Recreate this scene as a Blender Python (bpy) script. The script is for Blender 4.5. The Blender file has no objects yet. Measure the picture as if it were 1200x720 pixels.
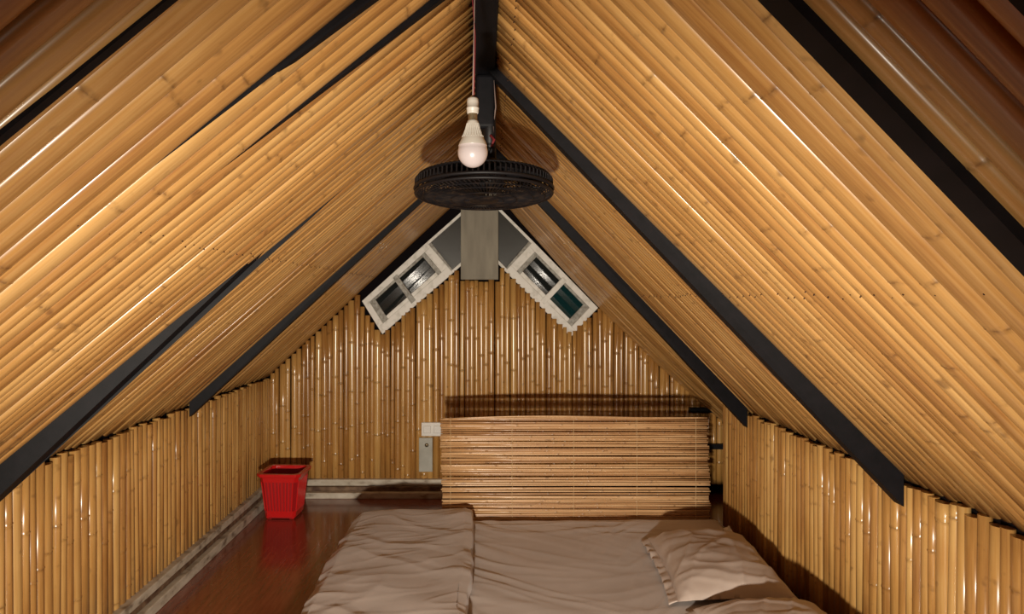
import bpy, bmesh, math, random
from mathutils import Vector, Matrix, noise
random.seed(7)
S = bpy.context.scene
COL = S.collection
F = 850.0; CH = 1.19; VX, VY = 566.0, 349.0     # focal length in px, camera height, vanishing point

# ---------------------------------------------------------------- camera, world, light, exposure
cam = bpy.data.objects.new('camera', bpy.data.cameras.new('camera')); COL.objects.link(cam)
cam.location = (0, 0, CH); cam.rotation_euler = (math.pi/2, 0, 0)
cam.data.lens = 36*F/1200; cam.data.sensor_width = 36
cam.data.shift_x = (600-VX)/1200; cam.data.shift_y = (VY-360)/1200
cam.data.clip_start = 0.02
S.camera = cam
w = bpy.data.worlds.new('world'); S.world = w; w.use_nodes = True
w.node_tree.nodes['Background'].inputs[0].default_value = (0.10, 0.16, 0.20, 1)
w.node_tree.nodes['Background'].inputs[1].default_value = 0.15
S.view_settings.view_transform = 'Standard'; S.view_settings.look = 'None'
S.view_settings.gamma = 1; S.view_settings.use_curve_mapping = False
S.view_settings.exposure = 0.0
# one strong hand lamp low beside the viewer, beam along the room
L_ = bpy.data.lights.new('hand_lamp', 'SPOT'); L_.energy = 345; L_.color = (1.0, 0.90, 0.76)
L_.spot_size = math.radians(99); L_.spot_blend = 1.0; L_.shadow_soft_size = .035
lo = bpy.data.objects.new('hand_lamp', L_); COL.objects.link(lo); lo.location = (-0.12, -0.05, 0.61)
lo.rotation_euler = (Vector((0.10, 4.0, 0.80))-lo.location).to_track_quat('-Z', 'Y').to_euler()

# ---------------------------------------------------------------- dimensions
XL, XR = -1.28, 1.22
RZ = CH + 0.72                      # ridge height
EL, ER = CH - 0.46, CH - 0.515      # eave heights
D = 4.40; YB = -1.1; YR = 3.69      # gable depth, back of the room, far end of the right wall
XN = 1.50                           # far side of the recess at the right
def at(px, py, Y): return Vector(((px-VX)*Y/F, Y, CH-(py-VY)*Y/F))

# ---------------------------------------------------------------- materials
def mat(name, base, rough=.5, metal=0, coat=0, spec=.5):
    m = bpy.data.materials.new(name); m.use_nodes = True
    b = m.node_tree.nodes['Principled BSDF']
    b.inputs['Base Color'].default_value = (*base, 1); b.inputs['Roughness'].default_value = rough
    b.inputs['Metallic'].default_value = metal; b.inputs['Coat Weight'].default_value = coat
    b.inputs['Coat Roughness'].default_value = .1
    b.inputs['Specular IOR Level'].default_value = spec
    return m
def N(m, t, **k):
    n = m.node_tree.nodes.new(t)
    for a, v in k.items(): setattr(n, a, v)
    return n
def noisy(m, scale, cols, stretch=(1,1,1), bump=0, rough=None, detail=6):
    nt = m.node_tree; b = nt.nodes['Principled BSDF']
    tc = N(m, 'ShaderNodeTexCoord'); mp = N(m, 'ShaderNodeMapping'); mp.inputs['Scale'].default_value = stretch
    no = N(m, 'ShaderNodeTexNoise'); no.inputs['Scale'].default_value = scale; no.inputs['Detail'].default_value = detail
    cr = N(m, 'ShaderNodeValToRGB')
    while len(cr.color_ramp.elements) < len(cols): cr.color_ramp.elements.new(.5)
    for i, (p, c) in enumerate(cols):
        cr.color_ramp.elements[i].position = p; cr.color_ramp.elements[i].color = (*c, 1)
    nt.links.new(tc.outputs['Object'], mp.inputs[0]); nt.links.new(mp.outputs[0], no.inputs['Vector'])
    nt.links.new(no.outputs[0], cr.inputs[0]); nt.links.new(cr.outputs[0], b.inputs['Base Color'])
    if bump:
        bp = N(m, 'ShaderNodeBump'); bp.inputs['Strength'].default_value = bump; bp.inputs['Distance'].default_value = .002
        nt.links.new(no.outputs[0], bp.inputs['Height']); nt.links.new(bp.outputs[0], b.inputs['Normal'])
    if rough:
        mr = N(m, 'ShaderNodeMapRange'); mr.inputs[3].default_value = rough[0]; mr.inputs[4].default_value = rough[1]
        nt.links.new(no.outputs[0], mr.inputs[0]); nt.links.new(mr.outputs[0], b.inputs['Roughness'])
    return m
def bamboo(name, dark, mid, light, node_col, rough=.33, coat=.6):
    """varnished culm: long grain along local Z, tone per culm, brown rings where the mesh attribute 'ring' is 1"""
    m = mat(name, mid, rough, 0, coat); nt = m.node_tree; b = nt.nodes['Principled BSDF']; L = nt.links.new
    b.inputs['Coat Roughness'].default_value = .2
    tc = N(m, 'ShaderNodeTexCoord'); oi = N(m, 'ShaderNodeObjectInfo')
    off = N(m, 'ShaderNodeVectorMath', operation='SCALE'); off.inputs['Scale'].default_value = 40
    comb = N(m, 'ShaderNodeCombineXYZ')
    for i in range(3): L(oi.outputs['Random'], comb.inputs[i])
    L(comb.outputs[0], off.inputs[0])
    add = N(m, 'ShaderNodeVectorMath', operation='ADD'); L(tc.outputs['Object'], add.inputs[0]); L(off.outputs[0], add.inputs[1])
    mp = N(m, 'ShaderNodeMapping'); mp.inputs['Scale'].default_value = (1, 1, .035); L(add.outputs[0], mp.inputs[0])
    g = N(m, 'ShaderNodeTexNoise'); g.inputs['Scale'].default_value = 170; g.inputs['Detail'].default_value = 5; L(mp.outputs[0], g.inputs['Vector'])
    bl = N(m, 'ShaderNodeTexNoise'); bl.inputs['Scale'].default_value = 5; bl.inputs['Detail'].default_value = 3; L(add.outputs[0], bl.inputs['Vector'])
    s1 = N(m, 'ShaderNodeMath', operation='MULTIPLY'); s1.inputs[1].default_value = .52; L(g.outputs[0], s1.inputs[0])
    s2 = N(m, 'ShaderNodeMath', operation='MULTIPLY_ADD'); s2.inputs[1].default_value = .38; L(bl.outputs[0], s2.inputs[0]); L(s1.outputs[0], s2.inputs[2])
    s3 = N(m, 'ShaderNodeMath', operation='MULTIPLY_ADD'); s3.inputs[1].default_value = .34; L(oi.outputs['Random'], s3.inputs[0]); L(s2.outputs[0], s3.inputs[2])
    cr = N(m, 'ShaderNodeValToRGB'); e = cr.color_ramp.elements
    e[0].position = .36; e[0].color = (*dark, 1); e[1].position = .86; e[1].color = (*light, 1)
    k = e.new(.61); k.color = (*mid, 1); L(s3.outputs[0], cr.inputs[0])
    # rings and small knots
    at_ = N(m, 'ShaderNodeAttribute', attribute_name='ring')
    sp = N(m, 'ShaderNodeTexNoise'); sp.inputs['Scale'].default_value = 22; sp.inputs['Detail'].default_value = 2; L(add.outputs[0], sp.inputs['Vector'])
    mr = N(m, 'ShaderNodeMapRange'); mr.inputs[1].default_value = .66; mr.inputs[2].default_value = .76; mr.inputs[4].default_value = .55; L(sp.outputs[0], mr.inputs[0])
    rn = N(m, 'ShaderNodeTexNoise'); rn.inputs['Scale'].default_value = 90; L(add.outputs[0], rn.inputs['Vector'])
    rm = N(m, 'ShaderNodeMapRange'); rm.inputs[1].default_value = .38; rm.inputs[2].default_value = .62; rm.inputs[3].default_value = .1; rm.inputs[4].default_value = .7; L(rn.outputs[0], rm.inputs[0])
    pw = N(m, 'ShaderNodeMath', operation='MULTIPLY'); L(rm.outputs[0], pw.inputs[1]); L(at_.outputs['Fac'], pw.inputs[0])
    mx = N(m, 'ShaderNodeMath', operation='MAXIMUM'); L(pw.outputs[0], mx.inputs[0]); L(mr.outputs[0], mx.inputs[1])
    mix = N(m, 'ShaderNodeMixRGB'); L(mx.outputs[0], mix.inputs[0]); L(cr.outputs[0], mix.inputs[1]); mix.inputs[2].default_value = (*node_col, 1)
    L(mix.outputs[0], b.inputs['Base Color'])
    bp = N(m, 'ShaderNodeBump'); bp.inputs['Strength'].default_value = .35; bp.inputs['Distance'].default_value = .0008
    L(g.outputs[0], bp.inputs['Height']); L(bp.outputs[0], b.inputs['Normal'])
    return m
M = {}
M['roof'] = bamboo('varnished_roof_bamboo', (.30,.13,.034), (.48,.252,.074), (.61,.365,.130), (.09,.035,.010), .36, .5)
M['wall'] = bamboo('varnished_wall_bamboo', (.34,.15,.040), (.54,.285,.082), (.67,.41,.140), (.16,.07,.02), .3, .6)
M['gable'] = bamboo('varnished_gable_bamboo', (.32,.14,.033), (.52,.265,.070), (.66,.39,.125), (.10,.04,.012), .24, .9)
M['slat'] = bamboo('blind_bamboo', (.34,.16,.06), (.60,.34,.15), (.80,.53,.28), (.18,.08,.03), .35, .4)
M['black'] = noisy(mat('black_painted_timber', (.006,.006,.008), .6, spec=.2), 30, [(.3,(.003,.003,.004)),(.75,(.007,.006,.008))], (1,.15,1), .3)
M['void'] = mat('black_backing_board', (.006,.004,.005), .9, spec=.1)  # near-black backing board, seen in the gaps between poles
M['plaster'] = noisy(mat('worn_painted_trim', (.4,.36,.3), .7), 14, [(.3,(.22,.17,.12)),(.45,(.52,.46,.36)),(.75,(.70,.65,.54))], (1,1,2), .6)
M['groove'] = noisy(mat('brown_groove', (.1,.05,.03), .7), 20, [(.35,(.07,.03,.015)),(.7,(.26,.17,.10))], (1,1,1), .3)
M['floor'] = noisy(mat('red_varnished_floor', (.13,.03,.015), .25, 0, .4), 10, [(.3,(.16,.030,.014)),(.7,(.27,.065,.030))], (6,.5,1), .08, (.16,.3))
M['white'] = noisy(mat('white_painted_frame', (.7,.68,.6), .45), 25, [(.3,(.66,.64,.56)),(.5,(.86,.84,.77))], (1,1,1), .1)
M['greyf'] = noisy(mat('grey_track', (.33,.32,.28), .5), 60, [(.35,(.22,.20,.16)),(.6,(.42,.41,.36))])
M['post'] = noisy(mat('grey_board', (.26,.235,.17), .6), 8, [(.3,(.21,.185,.135)),(.7,(.30,.27,.20))], (3,1,.6), .1)
M['plastic'] = mat('white_plastic', (.78,.76,.70), .35)
M['bulb_body'] = mat('bulb_white_plastic', (.46,.43,.38), .4)
M['greyplate'] = noisy(mat('grey_plate', (.42,.42,.36), .5), 12, [(.3,(.36,.35,.29)),(.7,(.48,.48,.42))])
M['red_shade'] = mat('shaded_red_plastic', (.36,.006,.008), .5)  # darker red paints in the shade seen between the basket slats
M['red'] = mat('red_plastic', (.62,.012,.012), .3, 0, .3)
M['globe'] = mat('frosted_bulb_cover', (.40,.35,.35), .28, 0, .4)
M['brass'] = noisy(mat('tarnished_screw_cap', (.28,.22,.13), .4, .8), 60, [(.3,(.16,.12,.07)),(.7,(.36,.29,.18))])
M['fan'] = mat('black_fan_plastic', (.007,.006,.007), .5, 0, 0, .3)
M['fandust'] = noisy(mat('dusty_fan_grille', (.02,.016,.014), .6, spec=.2), 40, [(.45,(.006,.005,.006)),(.8,(.035,.022,.014))])
M['cord_red'] = mat('red_flex', (.20,.02,.025), .6); M['cord'] = mat('pale_flex', (.30,.21,.18), .6)
M['cloth'] = noisy(mat('taupe_satin', (.44,.37,.32), .42), 6, [(.3,(.43,.36,.315)),(.7,(.51,.43,.38))], (1,1,1), .05, (.36,.5))
M['cloth'].node_tree.nodes['Principled BSDF'].inputs['Sheen Weight'].default_value = .25
M['cloth2'] = noisy(mat('taupe_pillow_satin', (.38,.29,.24), .42), 6, [(.3,(.47,.385,.33)),(.7,(.54,.45,.39))], (1,1,1), .05, (.36,.5))
M['tissue'] = mat('white_tissue', (.8,.74,.66), .8)
M['string'] = mat('cotton_thread', (.75,.55,.30), .8)
M['nail'] = mat('rusty_nail', (.05,.02,.01), .6, .3)
M['glass'] = mat('dark_night_glass', (.03,.035,.035), .06, 0, 0, 1.0)
for k, tint in (('glass', (.035,.04,.038)), ('glass_sky', (.015,.07,.075)), ('glass_grey', (.045,.042,.033))):  # teal tint stands in for the light of the sky outside
    m = mat('window_glass_'+k, tint, .02 if k != 'glass_grey' else .25); b = m.node_tree.nodes['Principled BSDF']
    b.inputs['Transmission Weight'].default_value = (.5 if k != 'glass_grey' else .2); M[k] = m

# ---------------------------------------------------------------- helpers
def link(name, me, m=None, parent=None):
    o = bpy.data.objects.new(name, me); COL.objects.link(o)
    if m: me.materials.append(m)
    if parent: o.parent = parent
    return o
def mesh(name, vs, fs, m, parent=None, smooth=False):
    me = bpy.data.meshes.new(name); me.from_pydata([tuple(v) for v in vs], [], fs); me.update()
    if smooth: me.polygons.foreach_set('use_smooth', [True]*len(me.polygons))
    return link(name, me, m, parent)
def thing(name, loc, label, cat, group=None):
    o = bpy.data.objects.new(name, None); COL.objects.link(o); o.location = loc; o.empty_display_size = .05
    o['label'] = label; o['category'] = cat
    if group: o['group'] = group
    return o
def struct(o, label=None):
    o['kind'] = 'structure'
    if label: o['label'] = label
    return o
class B:
    def __init__(s, org=(0,0,0)): s.v = []; s.f = []; s.o = Vector(org)
    def hexa(s, p):                      # eight corners: bottom loop 0-3, top loop 4-7
        n = len(s.v); s.v += [Vector(q)-s.o for q in p]
        s.f += [(n,n+3,n+2,n+1),(n+4,n+5,n+6,n+7),(n,n+1,n+5,n+4),(n+1,n+2,n+6,n+5),(n+2,n+3,n+7,n+6),(n+3,n,n+4,n+7)]
        return s
    def box(s, a, b):
        (x0,y0,z0),(x1,y1,z1) = a, b
        return s.hexa([(x0,y0,z0),(x1,y0,z0),(x1,y1,z0),(x0,y1,z0),(x0,y0,z1),(x1,y0,z1),(x1,y1,z1),(x0,y1,z1)])
    def tube(s, pts, r, n=6, close=False):
        pts = [Vector(p)-s.o for p in pts]; base = len(s.v); K = len(pts)
        rs = r if isinstance(r, (list, tuple)) else [r]*K
        for i, p in enumerate(pts):
            a = pts[(i-1) % K] if (close or i) else p; c = pts[(i+1) % K] if (close or i < K-1) else p
            t = (c-a).normalized(); u = t.cross(Vector((0,0,1)))
            if u.length < .05: u = t.cross(Vector((1,0,0)))
            u.normalize(); v = t.cross(u)
            for k in range(n):
                th = 2*math.pi*k/n; s.v.append(p+(u*math.cos(th)+v*math.sin(th))*rs[i])
        for i in range(K if close else K-1):
            j = (i+1) % K
            for k in range(n):
                l = (k+1) % n; s.f.append((base+i*n+k, base+i*n+l, base+j*n+l, base+j*n+k))
        if not close:
            s.f.append(tuple(base+k for k in range(n))[::-1]); s.f.append(tuple(base+(K-1)*n+k for k in range(n)))
        return s
    def lathe(s, prof, n=24, mtx=None):
        base = len(s.v)
        for (r, z) in prof:
            for k in range(n):
                th = 2*math.pi*k/n; p = Vector((r*math.cos(th), r*math.sin(th), z))
                s.v.append(mtx @ p if mtx else p)
        for i in range(len(prof)-1):
            for k in range(n):
                l = (k+1) % n; s.f.append((base+i*n+k, base+i*n+l, base+(i+1)*n+l, base+(i+1)*n+k))
        return s
    def build(s, name, m, parent=None, smooth=False):
        o = mesh(name, s.v, s.f, m, parent, smooth)
        if parent is None: o.location = s.o
        return o
def bevel(o, w, seg=2):
    md = o.modifiers.new('bevel', 'BEVEL'); md.width = w; md.segments = seg; md.limit_method = 'ANGLE'; return o

def culm(parent, p0, p1, lat, nor, w0, w1, h, m, bow=0, sag=0, name='bamboo_pole', nsp=(.22,.38), sides=10, swell=.06, sq=1):
    """one bamboo culm from p0 to p1, w across 'lat', h half-depth along 'nor', swollen rings at its nodes"""
    p0, p1 = Vector(p0), Vector(p1); ax = p1-p0; Ln = ax.length; ax.normalize()
    lat = (lat-ax*lat.dot(ax)).normalized(); nor = ax.cross(lat) if ax.cross(lat).dot(nor) > 0 else -ax.cross(lat)
    st = [(0, 0)]; z = random.uniform(.04, nsp[1])
    while z < Ln-.03:
        st += [(z-.010, 0), (z-.003, .5), (z, 1), (z+.003, .5), (z+.010, 0)]; z += random.uniform(*nsp)
    st.append((Ln, 0))
    vs = []; ring = []; sg = random.choice((-1, 1))
    for (z, q) in st:
        t = z/Ln; w = (w0+(w1-w0)*t)/2*(1+swell*.5*(q >= 1)); hh = h*(1+swell*2.2*(q >= 1))
        s4 = 4*t*(1-t); ox = bow*s4*sg; oy = sag*s4
        for k in range(sides):
            th = 2*math.pi*k/sides
            cx_, sy_ = math.cos(th), math.sin(th); vs.append((ox+w*math.copysign(abs(cx_)**sq, cx_), oy+hh*math.copysign(abs(sy_)**sq, sy_), z)); ring.append(min(1, q))
    fs = []
    for i in range(len(st)-1):
        for k in range(sides):
            l = (k+1) % sides; fs.append((i*sides+k, i*sides+l, (i+1)*sides+l, (i+1)*sides+k))
    fs.append(tuple(range(sides))[::-1]); fs.append(tuple(range((len(st)-1)*sides, len(st)*sides)))
    me = bpy.data.meshes.new(name); me.from_pydata(vs, [], fs)
    me.polygons.foreach_set('use_smooth', [len(p.vertices) == 4 for p in me.polygons])
    a = me.attributes.new('ring', 'FLOAT', 'POINT'); a.data.foreach_set('value', ring)
    o = link(name, me, m)
    l2 = lat if nor.cross(ax).dot(lat) > 0 else -lat     # right-handed frame (l2, nor, ax)
    R = Matrix((l2, nor, ax)).transposed().to_4x4(); R.translation = p0
    o.parent = parent; o.matrix_parent_inverse = parent.matrix_basis.inverted(); o.matrix_basis = R
    return o
def spans(total, mean, jit=.28):
    n = max(1, round(total/mean)); ws = [1+random.uniform(-jit, jit) for _ in range(n)]; s = sum(ws)
    out = []; a = 0
    for q in ws: out.append((a/s, (a+q)/s)); a += q
    return out

# ---------------------------------------------------------------- floor
fl = struct(B((0,0,0)).box((XL-.1, YB-.1, -.05), (XN+.1, D+.1, 0)).build('floor', M['floor']), 'glossy dark red-brown floor')

# ---------------------------------------------------------------- side walls
def side_wall(name, x, s, y0, y1, ztop, label):
    """s = +1 for a wall whose room side faces +X"""
    wl = struct(B().box((min(x-s*.03, x-s*.05), y0, 0), (max(x-s*.03, x-s*.05), y1, ztop+.02)).build(name, M['void']), label)
    L = y1-y0; lean = 0
    for (a, b) in spans(L, .037):
        ya, yb = y0+a*L, y0+b*L; yc = (ya+yb)/2; wd = (yb-ya)*1.04
        lean = lean*.7+random.uniform(-.008, .008)
        zt = ztop+random.uniform(-.022, -.004)
        culm(wl, (x-s*.012, yc, .03 if s < 0 else .07), (x-s*.012+s*random.uniform(-.003,.003), yc+lean, zt), Vector((0,1,0)), Vector((s,0,0)),
             wd, wd*random.uniform(.9, 1.02), .0155, M['wall'], bow=random.uniform(0,.004), nsp=(.25,.48))
    return wl
wall_left = side_wall('wall_left', XL, 1, YB, D, EL-.012, 'low left wall of upright varnished bamboo poles')
wall_right = side_wall('wall_right', XR, -1, YB, YR, ER-.012, 'low right wall of upright varnished bamboo poles')
# recess behind the far end of the right wall
struct(B().box((XN, YR-.3, 0), (XN+.02, D, ER+.1)).build('wall_recess', M['void']), 'dark side of the recess behind the blind')
struct(B().box((XL-.05, YB-.03, 0), (XN, YB, RZ)).build('wall_front', M['void']), 'plain dark wall behind the viewer')

# ---------------------------------------------------------------- far gable wall
gy = D
wb = struct(B().box((XL-.05, gy+.03, 0), (XN, gy+.06, RZ)).build('wall_back', M['void']), 'far gable wall of thin upright varnished bamboo poles')
PX = gy/F
def roof_z(x): return RZ-(.92*-x if x < 0 else 1.01*x)
def lim(px):                                   # lowest thing above the poles at this place on the gable
    z = roof_z((px-VX)*PX)-.005; c = [z]
    def line(ax, ay, bx, by):
        if ax <= px <= bx: c.append(CH-(ay+(by-ay)*(px-ax)/(bx-ax)-VY)*PX)
    line(421, 353, 447, 393); line(447, 393, 536, 317); line(536, 329, 588, 329); line(588, 315, 669, 394); line(669, 394, 704, 361)
    return min(c)
tot = (XN-.02)-(XL-.01)
for (a, b) in spans(tot, .0315, .22):
    xa = XL-.01+a*tot; xb = XL-.01+b*tot; xc = (xa+xb)/2; px = VX+xc/PX
    z1 = lim(px)
    jag = random.uniform(-.006, .022) if 590 < px < 710 else random.uniform(-.008, .010)
    if z1 < roof_z(xc)-.01: z1 += jag
    culm(wb, (xc, gy-.008, .06), (xc+random.uniform(-.004,.004), gy-.008, z1), Vector((1,0,0)), Vector((0,-1,0)),
         (xb-xa)*1.10, (xb-xa)*1.06, .0155, M['gable'], bow=random.uniform(0,.003), nsp=(.18,.34))

# ---------------------------------------------------------------- roof slopes
def slope(name, s, xe, ze, seams, rafters, label, nrows):
    """s=-1 left, +1 right; a dark board skin, culms from ridge to eave, black rafters"""
    run = Vector((xe, 0, ze-RZ)); Ls = run.length; dn = run.normalized()
    inn = Vector((0,1,0)).cross(dn); inn = inn if inn.z < 0 else -inn      # inward normal
    ext = (XN-xe)/dn.x+.03 if s > 0 else .06
    bk = B()
    a = Vector((0,0,RZ))-inn*.03; e = a+dn*(Ls+ext)
    V = lambda p, y, o: (p.x-inn.x*o, y, p.z-inn.z*o)
    bk.hexa([V(a,YB,0), V(e,YB,0), V(e,D+.05,0), V(a,D+.05,0), V(a,YB,.02), V(e,YB,.02), V(e,D+.05,.02), V(a,D+.05,.02)])
    c = struct(bk.build(name, M['void']), label)
    nails = B()
    for i in range(len(seams)-1):
        (t0, b0, w), (t1, b1, _) = seams[i], seams[i+1]
        for (u, v) in spans((t1+b1-t0-b0)/2, w, .3):
            ta, tb = t0+(t1-t0)*u, t0+(t1-t0)*v; ba, bb = b0+(b1-b0)*u, b0+(b1-b0)*v
            tc, bc = (ta+tb)/2, (ba+bb)/2
            top = Vector((s*.022, tc+random.uniform(-.004,.004), RZ-.022*abs(dn.z/dn.x)))-inn*.010
            over = .03+random.uniform(-.012, .012)
            if s > 0 and bc > YR-.12: over = ext-.04
            bot = Vector((xe, bc+random.uniform(-.007,.007), ze))+dn*over-inn*.010
            sag = 0
            if s > 0 and bc > 3.45: sag = .055*((bc+tc)/2-3.4)
            rise = random.uniform(0, .003 if bc > 2 else .005)
            culm(c, top+inn*rise, bot+inn*random.uniform(0,.006), Vector((0,1,0)), inn, (tb-ta)*random.uniform(.96,1.12), (bb-ba)*(random.uniform(.96,1.12) if random.random() > .08 else .80), random.uniform(.0052,.0072)+.008*max(0, min(1, 2.1-bc)), M['roof'],
                 bow=random.uniform(0,.0025), sag=sag, nsp=(.30,.60), swell=.025, sides=14, sq=.86)
            for fr in nrows:
                if random.random() < .9:
                    p = top.lerp(bot, fr+random.uniform(-.003,.003))+inn*(.0105+rise)
                    nails.tube([p, p+inn*.0035], .0016, 5)
    o = nails.build('nail', M['nail'], c); o['kind'] = 'stuff'
    for (t, bq, qt, qb, wd) in rafters:
        p = Vector((s*.02, t, RZ-.02*abs(dn.z/dn.x))); q = Vector((xe, bq, ze))
        # stop at the wall face with an upright cut
        r = B()
        q1 = q-dn*.0; cut = lambda d_: q-dn*.006+inn*d_ - dn*(inn.x*d_/dn.x)    # keeps x fixed at the wall face
        hb = .03
        P = [p+inn*qt, p-inn*hb, cut(qb), cut(-hb)]
        Y = Vector((0, wd/2, 0))
        r.hexa([P[0]-Y, P[0]+Y, P[1]+Y, P[1]-Y, P[2]-Y, P[2]+Y, P[3]+Y, P[3]-Y])
        r.build('rafter', M['black'], c)
    return c
W = .040
left_seams = [(YB,YB,.05),(.30,.25,.05),(.94,.80,.05),(1.29,1.08,.044),(1.53,1.23,.042),(2.31,1.90,.040),(3.36,3.17,.036),(D,D,.036)]
left_raft = [(.93,.76,.008,.008,.015),(1.11,.86,.013,-.04,.015),(1.30,1.08,.030,-.055,.030),(1.53,1.23,.020,-.035,.02),(2.31,1.89,-.062,.062,.05),(3.36,3.17,.010,.046,.04)]
right_seams = [(YB,YB,.05),(.30,.30,.052),(.61,.60,.052),(.83,.88,.046),(2.18,2.12,.040),(3.25,3.36,.036),(D,D,.036)]
right_raft = [(.58,.58,.02,.02,.05),(.84,.875,.019,.022,.045),(2.18,2.12,.020,.066,.05),(3.25,3.36,.024,.062,.05)]
cl = slope('ceiling_left', -1, XL, EL, left_seams, left_raft, 'left roof slope of varnished bamboo poles over black rafters', (.49,))
cr_ = slope('ceiling_right', 1, XR, ER, right_seams, right_raft, 'right roof slope of varnished bamboo poles over black rafters', (.045, .56))
# ridge beam
rb = B().box((-.024, YB, RZ-.045), (.036, 4.38, RZ+.0)).build('trim_1', M['black']); struct(rb, 'black ridge beam along the top of the roof'); bevel(rb, .004)

# ---------------------------------------------------------------- base mouldings
def moulding(name, prof, axis, label):
    """prof: list of (z0, z1, protrusion, material)"""
    root = None
    for (z0, z1, p, m, nm) in prof:
        if axis == 'left': bx = B().box((XL-.01, YB, z0), (XL+p, D-.02, z1))
        else: bx = B().box((XL+.02, D-p, z0), (1.10, D+.02, z1))
        o = bx.build(name if root is None else nm, m, root)
        bevel(o, .004)
        if root is None: root = struct(o, label)
moulding('baseboard_left', [(0,.042,.050,M['plaster'],''),(.042,.068,.026,M['groove'],'groove'),(.068,.10,.030,M['plaster'],'rail')], 'left', 'weathered cream skirting rails along the left wall')
moulding('baseboard_back', [(0,.035,.115,M['plaster'],''),(.035,.060,.075,M['groove'],'groove'),(.060,.098,.050,M['plaster'],'rail')], 'back', 'weathered cream stepped skirting under the gable wall')

# ---------------------------------------------------------------- gable windows
WY = D-.016
def quadpt(q, u, v): return q[0].lerp(q[3], u).lerp(q[1].lerp(q[2], u), v)      # u along the slope, v across
def qbar(q, u0, u1, v0, v1, y0, y1, name, m, parent):
    c = [quadpt(q, u0, v0), quadpt(q, u1, v0), quadpt(q, u1, v1), quadpt(q, u0, v1)]
    b = B(); b.hexa([(p.x, y0, p.z) for p in c]+[(p.x, y1, p.z) for p in c]); o = b.build(name, m, None)
    if parent: o.parent = parent
    bm = bmesh.new(); bm.from_mesh(o.data); bmesh.ops.recalc_face_normals(bm, faces=bm.faces); bm.to_mesh(o.data); bm.free()
    bevel(o, .002); return o
def window(n, A, Bc, C, Dd, E, G, label, lower):
    q = [at(*p, WY) for p in (A, Bc, C, Dd)]; q2 = [at(*p, WY) for p in (Dd, C, E, G)]
    y0 = WY
    fr = B()
    root = qbar(q, 0, 1, 0, .15, y0, y0+.04, 'window_%d' % n, M['white'], None); struct(root, label)
    qbar(q, 0, 1, .80, 1, y0, y0+.04, 'frame_rail', M['white'], root)
    qbar(q, 0, .07, .15, .80, y0, y0+.04, 'frame_end', M['white'], root)
    qbar(q, .91, 1, .15, .80, y0, y0+.04, 'frame_end', M['white'], root)
    # inner sash
    qbar(q, .07, .14, .15, .80, y0+.006, y0+.034, 'sash_stile', M['greyf'], root)
    qbar(q, .86, .91, .15, .80, y0+.006, y0+.034, 'sash_stile', M['greyf'], root)
    qbar(q, .14, .86, .70, .80, y0+.008, y0+.034, 'sash_rail', M['white'], root)
    qbar(q, .14, .86, .15, .21, y0+.010, y0+.034, 'sash_rail', M['greyf'], root)
    qbar(q, .445, .505, .10, .90, y0-.008, y0+.03, 'muntin', M['white' if n == 2 else 'greyf'], root)
    qbar(q, .14, .445, .21, .70, y0+.016, y0+.020, 'pane', M[lower], root)
    qbar(q, .505, .86, .21, .70, y0+.016, y0+.020, 'pane', M['glass'], root)
    # upper fixed light running up behind the grey board
    qbar(q2, 0, 1, 0, .07, y0, y0+.03, 'frame_rail', M['white'], root)
    qbar(q2, 0, .05, .07, .93, y0+.004, y0+.03, 'frame_end', M['greyf'], root)
    qbar(q2, 0, 1, .93, 1, y0+.002, y0+.03, 'frame_rail', M['white'], root)
    qbar(q2, .05, 1, .07, .93, y0+.012, y0+.016, 'pane', M['glass_grey'], root)
    return root
def win(n, A, Bc, C, Dd, Etop, Ebot, label, lower): return window(n, A, Bc, C, Dd, Ebot, Etop, label, lower)
win(1, (424,353), (448,392), (531,320), (500,284), (559,232), (559,295), 'slanting white window left of the grey board', 'glass')
win(2, (701,361), (669,395), (592,318), (625,283), (567,225), (567,292), 'slanting white window right of the grey board, lower pane tinted like the sky outside', 'glass_sky')
a0, a1 = at(540, 328, 4.35), at(584, 230, 4.35)
t2 = B().box((a0.x, 4.335, a0.z), (a1.x, 4.384, RZ-.04)).build('trim_2', M['post']); struct(t2, 'grey board hanging from the ridge between the windows'); bevel(t2, .003)

# ---------------------------------------------------------------- switch and plate on the gable
p = at(494, 495, 4.37); q = at(519, 511, 4.37)
sw = thing('light_switch', (p.x, D-.012, q.z), 'white double switch plate on the bamboo gable wall beside the blind', 'switch')
bevel(B(sw.location).box((p.x, 4.355, q.z), (q.x, 4.392, p.z)).build('plate', M['plastic'], sw), .003)
for k in range(2):
    x0 = p.x+.012+k*.062; bevel(B(sw.location).box((x0, 4.350, q.z+.018), (x0+.045, 4.357, p.z-.018)).build('rocker', M['plastic'], sw), .003)
p = at(491, 513, 4.37); q = at(507, 553, 4.37)
pl = thing('cover_plate', (p.x, D-.012, q.z), 'narrow grey upright plate below the white switch', 'plate')
bevel(B(pl.location).box((p.x, 4.360, q.z), (q.x, 4.392, p.z)).build('plate', M['greyplate'], pl), .003)
pk = at(500, 522, 4.36)
B(pl.location).lathe([(0,.004),(.010,.003),(.012,0)], 14, Matrix.Translation(Vector((pk.x, 4.360, pk.z))-Vector(pl.location)) @ Matrix.Rotation(math.pi/2, 4, 'X')).build('screw', M['brass'], pl, True)

# dark rails in the recess beside the blind
for z, h in ((.965-.10, .035), (.50, .028), (.28, .03)):
    o = B().box((1.24, D-.055, z), (1.49, D-.012, z+h)).build('trim_%d' % (3+int(z < .8)+int(z < .4)), M['black']); struct(o, 'black cross rail in the recess behind the blind')

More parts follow.
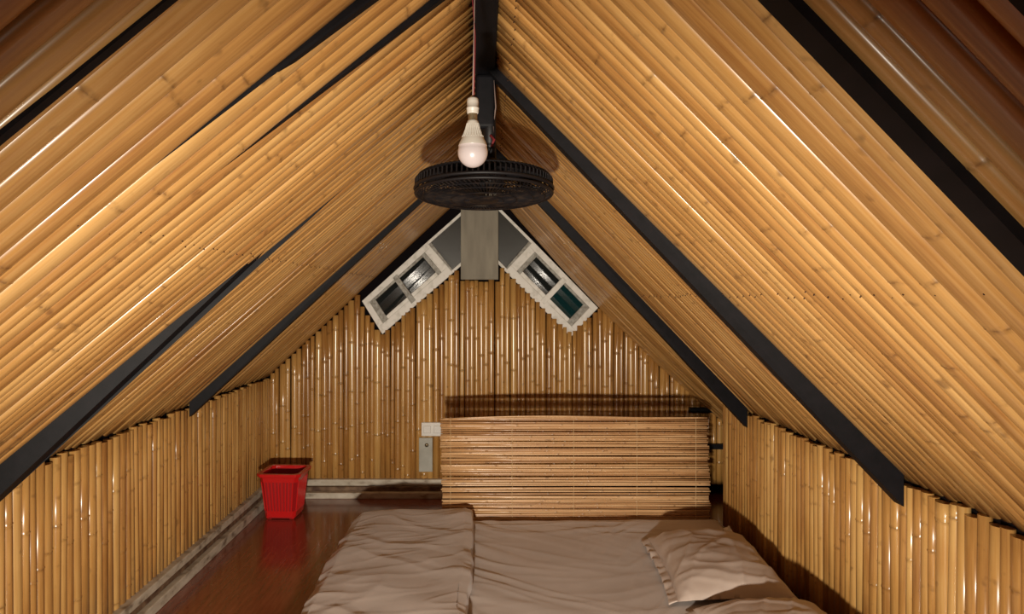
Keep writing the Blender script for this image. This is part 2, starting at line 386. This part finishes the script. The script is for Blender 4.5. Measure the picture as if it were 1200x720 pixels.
# ---------------------------------------------------------------- light bulb
bl = at(554, 115, 1.42); bc = Vector((bl.x, 1.42, RZ-.04))
bt = thing('light_bulb', bc, 'unlit white bulb hanging by its flex in front of the fan', 'light bulb')
top = bl.z-bc.z; u = 1.42/F
def bprof(name, prof, m, n=28): return B().lathe([(r*u, top-(y-115)*u) for (r, y) in prof], n).build(name, m, bt, True)
bprof('socket', [(0,114),(3,114),(5.5,115),(6.6,116.5),(6.8,120),(6.8,126),(7.3,126.3),(7.3,128),(6.8,128.3),(6.8,132),(6.2,133.5),(4.8,133.6)], M['bulb_body'])
sc = [(4.8,132.5)]
for k in range(5): sc += [(5.5,133.6+k*1.7),(5.0,134.5+k*1.7)]
bprof('screw_cap', sc+[(5.8,142.2)], M['brass'])
bprof('heat_sink', [(5.6,141.5),(6.4,142.2),(7,145),(8.2,151),(10.2,157),(13.5,163),(16.2,168.5),(17.0,171)], M['bulb_body'])
fin = B()
for k in range(26):
    th = 2*math.pi*k/26
    fin.tube([(math.cos(th)*r*u, math.sin(th)*r*u, top-(y-115)*u) for r, y in ((6.7,145),(8.4,151.5),(10.6,157.5),(12.6,161.5))], .0011, 4)
fin.build('fin', M['bulb_body'], bt)['kind'] = 'stuff'
gp = [(17.0,171)]+[(17.6*math.cos(a), 178.5+18.0*math.sin(a)) for a in [math.radians(x) for x in range(-20, 91, 8)]]+[(0.01,196.5)]
bprof('globe', gp, M['globe'], 36)
B().tube([(0,0,.0),(.004,.001,-.08),(.002,0,-.18),(.0,0,top+.001)], .0011).build('flex', M['cord'], bt, True)
B().tube([(.003,0,0),(-.001,.001,-.09),(.005,0,-.17),(.002,0,top+.001)], .0010).build('flex', M['cord_red'], bt, True)

# ---------------------------------------------------------------- fan
FY = 2.2; fc = at(567, 224, FY)
fan = thing('ceiling_fan', (fc.x, FY, RZ-.045), 'black caged fan facing down from the ridge behind the bulb', 'fan')
tilt = Matrix.Translation(Vector((fc.x, FY, fc.z))-Vector(fan.location)) @ Matrix.Rotation(math.radians(-4.8), 4, 'X')
R = .208
T = lambda x, y, z: tilt @ Vector((x, y, z))
drop = fc.z-fan.location.z
B().tube([(.018,0,.002),(.018,0,drop+.06)], .019, 12).build('rod', M['fan'], fan, True)
bevel(B().box((-.026,-.020,-.165), (.034,.022,0)).build('mount', M['black'], fan), .012, 3)
B().lathe([(0.01,.105),(.03,.10),(.05,.09),(.062,.07),(.066,.045),(.066,.02),(.06,.005),(.01,0)], 28, tilt).build('motor_housing', M['fan'], fan, True)
def ring(r, z, rr, n=64): return [T(r*math.cos(2*math.pi*k/n), r*math.sin(2*math.pi*k/n), z) for k in range(n)], rr
rim = B()
for r, z, rr in ((R,.004,.0055),(R-.002,-.010,.005)):
    pts, q = ring(r, z, rr); rim.tube(pts, q, 6, True)
rim.build('rim', M['fan'], fan, True)
g = B(); n = 84
for k in range(n):                                            # upper cage wires with upright sides
    th = 2*math.pi*k/n; c_, s_ = math.cos(th), math.sin(th)
    g.tube([T(c_*r, s_*r, z) for r, z in ((R,.0),(R-.001,.030),(R-.014,.043),(.13,.056),(.06,.064))], .0026, 4)
for r, z in ((R-.008,.040),(.16,.051),(.11,.060)):
    pts, q = ring(r, z, .0022); g.tube(pts, q, 4, True)
g.build('upper_cage', M['fan'], fan)['kind'] = 'stuff'
g = B(); n = 90
for k in range(n):                                            # lower grille, slightly domed
    th = 2*math.pi*k/n; c_, s_ = math.cos(th), math.sin(th); t2_ = th+.25
    g.tube([T(c_*R, s_*R, -.008), T(math.cos(th+.08)*R*.85, math.sin(th+.08)*R*.85, -.022), T(math.cos(t2_)*.045, math.sin(t2_)*.045, -.030)], .0016, 4)
for r, z in ((.185,-.020),(.15,-.024),(.10,-.028),(.06,-.030)):
    pts, q = ring(r, z, .0022); g.tube(pts, q, 4, True)
g.build('lower_grille', M['fandust'], fan)['kind'] = 'stuff'
B().lathe([(.0001,-.036),(.03,-.035),(.046,-.031),(.05,-.026)], 28, tilt).build('badge', M['fandust'], fan, True)
for k in range(3):
    vs, fs = [], []; a0_ = k*2*math.pi/3
    for i in range(9):
        r = .035+i*.019
        for j in range(7):
            th = a0_+(j/6-.5)*(1.35-.3*i/8)+.25*i/8; vs.append(T(r*math.cos(th), r*math.sin(th), .006+.016*(j/6-.5)))
    for i in range(8):
        for j in range(6): fs.append((i*7+j, i*7+j+1, (i+1)*7+j+1, (i+1)*7+j))
    o = mesh('blade', vs, fs, M['fan'], fan, True); o.modifiers.new('s', 'SOLIDIFY').thickness = .003
B().tube([(.03,-.015,-.02),(.036,-.012,-.10),(.028,-.014,-.16),(.030,-.01,drop+.11)], .0018).build('flex', M['cord'], fan, True)
B().tube([(.020,-.018,drop+.165),(.030,-.022,drop+.150),(.024,-.022,drop+.130)], .005, 8).build('connector', M['cord_red'], fan, True)

# ---------------------------------------------------------------- waste basket
bx, by = -1.085, 3.97
bk = thing('waste_basket', (bx, by, 0), 'red plastic slatted waste basket on the floor in the left corner', 'basket')
H = .247; tw, bw = .106, .080
def sec(z, ex=0): 
    h_ = bw+(tw-bw)*z/H+ex; return h_
def shell(z0, z1, ex, th, name, m):
    vs, fs = [], []
    for (z, e) in ((z0, ex), (z1, ex), (z1, ex-th), (z0, ex-th)):
        h_ = sec(z, e)
        r = h_*.18
        for (sx, sy) in ((-1,-1),(1,-1),(1,1),(-1,1)):
            for (dx, dy) in (((0,r),(r,0)) if sx*sy > 0 else ((r,0),(0,r))):
                vs.append((sx*(h_-dx), sy*(h_-dy), z))
    for i in range(4):
        for k in range(8): 
            j = (i+1) % 4; l = (k+1) % 8; fs.append((i*8+k, i*8+l, j*8+l, j*8+k))
    o = mesh(name, vs, fs, m, bk)
    bm = bmesh.new(); bm.from_mesh(o.data); bmesh.ops.recalc_face_normals(bm, faces=bm.faces); bm.to_mesh(o.data); bm.free()
    return o
shell(.004, H-.002, -.003, .003, 'slot_shade', M['red_shade'])  # added inner shell, coloured as the shade behind the slots
shell(.012, .045, .001, .004, 'lower_band', M['red'])
shell(H-.045, H-.018, .001, .004, 'upper_band', M['red'])
bevel(shell(H-.016, H+.002, .014, .022, 'rim', M['red']), .003)
B().box((-bw+.004,-bw+.004,.006),(bw-.004,bw-.004,.012)).build('bottom', M['red'], bk)
for sx, sy in ((1,1),(1,-1),(-1,1),(-1,-1)): bevel(B().box((sx*(bw-.02)-.012, sy*(bw-.02)-.012, 0), (sx*(bw-.02)+.012, sy*(bw-.02)+.012, .012)).build('foot', M['red'], bk), .002)
for fce in range(4):
    rot = Matrix.Rotation(fce*math.pi/2, 3, 'Z')
    for k in range(9):
        t = (k-4)/4*.76; b_ = B(); z0, z1 = .04, H-.04
        h0, h1 = sec(z0), sec(z1); hw = .0036
        pts = []
        for z, h_ in ((z0, h0), (z1, h1)):
            for dx, dy in ((-hw, .0030), (hw, .0030), (hw, -.005), (-hw, -.005)):
                pts.append(rot @ Vector((t*h_+dx, -(h_+dy), z)))
        b_.hexa(pts); b_.build('slat', M['red'], bk)
bk.rotation_euler.z = math.radians(-3)

# ---------------------------------------------------------------- mattress
MX0, MX1, MY0, MY1, MZ = -.56, 1.13, 1.62, 3.48, .13
def ridged(x, y, sx, sy, seed, ang=0):
    c, s = math.cos(ang), math.sin(ang); X, Y = x*c+y*s, -x*s+y*c
    return 1-abs(noise.noise(Vector((X*sx, Y*sy, seed))))*2
def edge1(u, half, drop, r=.05):
    """signed path coordinate -> (position, height factor): round over the side, then straight down"""
    a = abs(u); sg = 1 if u >= 0 else -1; flat = half-r
    if a <= flat: return u, 0
    q = a-flat; arc = r*math.pi/2
    if q < arc: th = q/r; return sg*(flat+r*math.sin(th)), r*(1-math.cos(th))
    return sg*half, min(drop, r+q-arc)
def cloth_block(name, cx, cy, hx, hy, top, drop, nx, ny, wrink, m, parent=None, r=.05):
    vs, fs = [], []; ux = hx-r+r*math.pi/2+drop-r; uy = hy-r+r*math.pi/2+drop-r
    for j in range(ny+1):
        for i in range(nx+1):
            a, da = edge1(-ux+2*ux*i/nx, hx, drop, r); b, db = edge1(-uy+2*uy*j/ny, hy, drop, r)
            dd = max(da, db); x, y = cx+a, cy+b; z = top-dd
            wv = wrink(x, y, da, db)
            vs.append((x+(wv*(1 if a > 0 else -1) if da > .03 else 0), y+(wv*(1 if b > 0 else -1) if db > .03 else 0), max(.002, z+(wv if dd < .08 else wv*.3))))
    for j in range(ny):
        for i in range(nx): a = j*(nx+1)+i; fs.append((a, a+1, a+nx+2, a+nx+1))
    return mesh(name, vs, fs, m, parent, True)
def sheet_w(x, y, da, db):
    wx = x+.10*noise.noise(Vector((x*2.3, y*2.3, 20))); wy = y+.10*noise.noise(Vector((x*2.1, y*2.6, 31)))
    k = max(0, min(1, .5+1.4*noise.noise(Vector((x*1.8, y*1.8, 44)))))
    v = .007*k*max(0, ridged(wx, wy, 1.1, 6, 3.1, .16)-.45)
    v += .004*(1-k)*max(0, ridged(wx, wy, 1.6, 10, 8.3, -.35)-.5)
    f = math.exp(-max(0, x+.05)*3.5); v += .012*f*max(0, ridged(wx, wy, 1.6, 11, 1.7, -.6)-.45)
    f = math.exp(-abs(x-.64)*9.0); v += .010*f*max(0, ridged(wx, wy, 3, 14, 5.7, .9)-.5)
    f = math.exp(-abs(y-3.33)*14); v += .010*f*max(0, ridged(wx, wy, 1.2, 14, 6.7, .07)-.4)
    v += .006*noise.noise(Vector((x*2.5, y*2.5, 2)))
    return v
mt = thing('mattress', ((MX0+MX1)/2, (MY0+MY1)/2, 0), 'low mattress in a wrinkled taupe satin sheet on the floor', 'mattress')
cxm, cym = mt.location.x, mt.location.y
o = cloth_block('fitted_sheet', 0, 0, (MX1-MX0)/2, (MY1-MY0)/2, MZ, MZ-.012, 230, 250, lambda x, y, a, b: sheet_w(x+cxm, y+cym, a, b), M['cloth'], mt, .045)
bevel(B().box((MX0-cxm+.04, MY0-cym+.04, .002), (MX1-cxm-.04, MY1-cym-.04, MZ-.05)).build('core', M['cloth'], mt), .02)

# folded blanket at the foot end, hanging down to the floor on the left
bx0, bx1, by0, by1 = -.62, -.065, 1.66, 3.47
bl_ = None
def blanket():
    NU, NV = 170, 260; vs, fs = [], []
    # profile across: (x, z) from the roll at the right edge, over the top, down the left side
    prof = [(-.055,.131),(-.040,.150),(-.048,.176),(-.080,.190),(-.14,.188),(-.30,.184),(-.48,.186),(-.565,.176),(-.600,.150),(-.618,.10),(-.630,.05),(-.645,.010)]
    L = [0]
    for a, b in zip(prof, prof[1:]): L.append(L[-1]+math.hypot(b[0]-a[0], b[1]-a[1]))
    def P(s):
        s *= L[-1]
        for i in range(len(prof)-1):
            if s <= L[i+1]+1e-9:
                t = (s-L[i])/(L[i+1]-L[i]); return prof[i][0]*(1-t)+prof[i+1][0]*t, prof[i][1]*(1-t)+prof[i+1][1]*t, i+t
        return (*prof[-1], 11)
    for j in range(NV+1):
        v = j/NV; y = by0+(by1-by0)*v
        e = min(1, (1-v)*(by1-by0)/.055); fall = math.sqrt(max(0, 1-(1-e)**2))
        e2 = min(1, v*(by1-by0)/.05); fall = min(fall, math.sqrt(max(0, 1-(1-e2)**2)))
        for i in range(NU+1):
            x, z, k = P(i/NU)
            wig = .012*noise.noise(Vector((0, y*3.1, 7)))+.006*noise.noise(Vector((0, y*9, 3)))
            if k < 3: x += wig
            wx = x+.08*noise.noise(Vector((x*3, y*3, 51))); wy = y+.08*noise.noise(Vector((x*3, y*3, 61)))
            w_ = .012*max(0, ridged(wx, wy, 2.0, 3.6, 11.3, .75)-.5)+.010*max(0, ridged(wx, wy, 1.8, 5, 4.4, -.5)-.55)+.014*noise.noise(Vector((x*5, y*4, 1)))+.004*max(0, ridged(wx, wy, 5, 13, 9.9, .3)-.5)
            base = MZ+.004 if x > MX0 else min(z, MZ)
            corner = math.exp(-((x+.60)**2+(y-by1)**2)/.006)
            if k > 7: x += -w_*1.4; zz = z
            else: zz = z+w_
            if z > MZ-.01: zz = base+(zz-base)*fall
            else: x = -.60+(x+.60)*(.3+.7*fall)
            vs.append((x+.3, y-2.56, zz))
    for j in range(NV):
        for i in range(NU): a = j*(NU+1)+i; fs.append((a, a+NU+1, a+NU+2, a+1))
    o = mesh('blanket', vs, fs, M['cloth'], None, True); o.location = (-.3, 2.56, 0)
    o['label'] = 'taupe blanket folded over the left end of the mattress'; o['category'] = 'blanket'
    return o
blanket()

# ---------------------------------------------------------------- pillows
def pillow(cx, cy, z, hx, hy, th, rz, ty, seed, label):
    root = thing('pillow', (cx, cy, z), label, 'pillow', 'taupe pillows at the right wall')
    n, m_ = 80, 96; vs, fs = [], []
    for side in (1, -1):
        for j in range(m_+1):
            for i in range(n+1):
                u, v = 2*i/n-1, 2*j/m_-1
                px_ = 1-.05*(1-v*v)*(abs(u)**3) ; py_ = 1-.05*(1-u*u)*(abs(v)**3)
                x, y = u*hx*(1-.07*(1-v**2)*u*u), v*hy*(1-.05*(1-u**2)*v*v)
                t = max(0, (1-abs(u)**2.4))**.55*max(0, (1-abs(v)**2.8))**.55
                wr = (.010*max(0, ridged(x, y, 3.5, 12, seed, 1.1)-.5)+.009*max(0, ridged(x, y, 4, 11, seed+3, -.3)-.5)+.006*noise.noise(Vector((x*7, y*7, seed))))*min(1, t*2+.1)
                vs.append((x, y, (th*.80*t+wr+th*.20) if side > 0 else th*.20-th*.20*t))
    W_ = (n+1)*(m_+1)
    for sd in range(2):
        for j in range(m_):
            for i in range(n):
                a = sd*W_+j*(n+1)+i; f = (a, a+1, a+n+2, a+n+1); fs.append(f if sd == 0 else f[::-1])
    o = mesh('cover', vs, fs, M['cloth2'], root, True)
    bm = bmesh.new(); bm.from_mesh(o.data); bmesh.ops.remove_doubles(bm, verts=bm.verts, dist=1e-4); bm.to_mesh(o.data); bm.free()
    # frilled flap at the open side
    vs, fs = [], []
    for j in range(91):
        v = 2*j/90-1
        for i in range(7):
            q = i/6; vs.append((-hx*(1-.07*(1-v*v))+.012-.040*q, v*hy*.97, th*.20-.012*q+.003*q*math.sin(v*23+seed)+.012*q*noise.noise(Vector((v*9, q, seed)))))
    for j in range(90):
        for i in range(6): a = j*7+i; fs.append((a, a+1, a+8, a+7))
    fo = mesh('flap', vs, fs, M['cloth2'], root, True); fo.modifiers.new('s', 'SOLIDIFY').thickness = .003
    root.rotation_euler = (0, ty, rz)
    return root
pillow(.885, 2.78, .146, .20, .33, .098, math.radians(-4), math.radians(-3), 2.0, 'taupe satin pillow nearest the bamboo blind, in the bed corner')
pillow(.885, 2.08, .146, .20, .32, .105, math.radians(-2), math.radians(-3), 6.0, 'taupe satin pillow nearest the viewer, cut off by the bottom edge')

# crumpled white tissue at the wall
vs, fs = [], []
for j in range(13):
    for i in range(9):
        x, y = (i/8-.5)*.030, (j/12-.5)*.10
        vs.append((x, y, .006+.022*abs(noise.noise(Vector((x*60, y*40, 4))))+.030*math.exp(-(y-.01)**2/.0008)*(1-abs(i/4-1)*.6)))
for j in range(12):
    for i in range(8): a = j*9+i; fs.append((a, a+1, a+10, a+9))
ts = mesh('tissue', vs, fs, M['tissue'], None, False); ts.location = (1.10, 3.24, MZ-.004)
ts.modifiers.new('s', 'SOLIDIFY').thickness = .002
ts['label'] = 'small crumpled white tissue between pillow and right wall'; ts['category'] = 'tissue'

# ---------------------------------------------------------------- bamboo blind
BY = 3.56; bxl, bxr = (516-VX)*BY/F, (829-VX)*BY/F; ztop = CH-(489-VY)*BY/F
bd = thing('bamboo_blind', ((bxl+bxr)/2, BY, 0), 'blind of thin horizontal bamboo sticks standing between mattress and gable wall', 'blind')
ns = 60; pitch = ztop/ns
for k in range(ns):
    z = (k+.5)*pitch; r = random.uniform(.0042, .0056)
    xl = bxl+random.uniform(-.004, .006)+.010*(1-z/ztop); xr_ = bxr+random.uniform(-.008, .005)+.018*(1-z/ztop)
    tl = .0032 if z < ztop-.07 else .0015; dz0, dz1 = random.uniform(-tl, tl), random.uniform(-tl, tl)
    if z > ztop-.012: dz0 -= .008
    culm(bd, (xl, BY+random.uniform(-.002,.002), z+dz0), (xr_, BY+random.uniform(-.002,.002), z+dz1), Vector((0,0,1)), Vector((0,-1,0)), 2*r, 2*r*random.uniform(.8,1.05), r*.8, M['slat'],
         bow=random.uniform(0,.0028), name='slat', nsp=(.2,.4), sides=8, swell=.14)
# two bowed sticks sprung loose at the top edge
for k, (x0, x1, b_) in enumerate(((bxl+.01, bxl+1.15, .014), (bxl+.04, bxr-.02, .006))):
    s_ = B(bd.location); pts = []
    for i in range(25):
        t = i/24; pts.append((x0+(x1-x0)*t, BY-.006-.004*k, ztop-.010+.008*t+b_*math.sin(math.pi*min(1, t*1.15))*(1-.5*t)))
    s_.tube(pts, .004, 8).build('slat', M['slat'], bd, True)
for px in (528, 600, 672, 746, 815):
    x = (px-VX)*BY/F; s_ = B(bd.location); pts = []
    for i in range(ns*2+1): pts.append((x+.0012*math.sin(i*1.7), BY-.0062-.0014*(i % 2), i*pitch/2))
    s_.tube(pts, .0011, 4).build('thread', M['string'], bd)
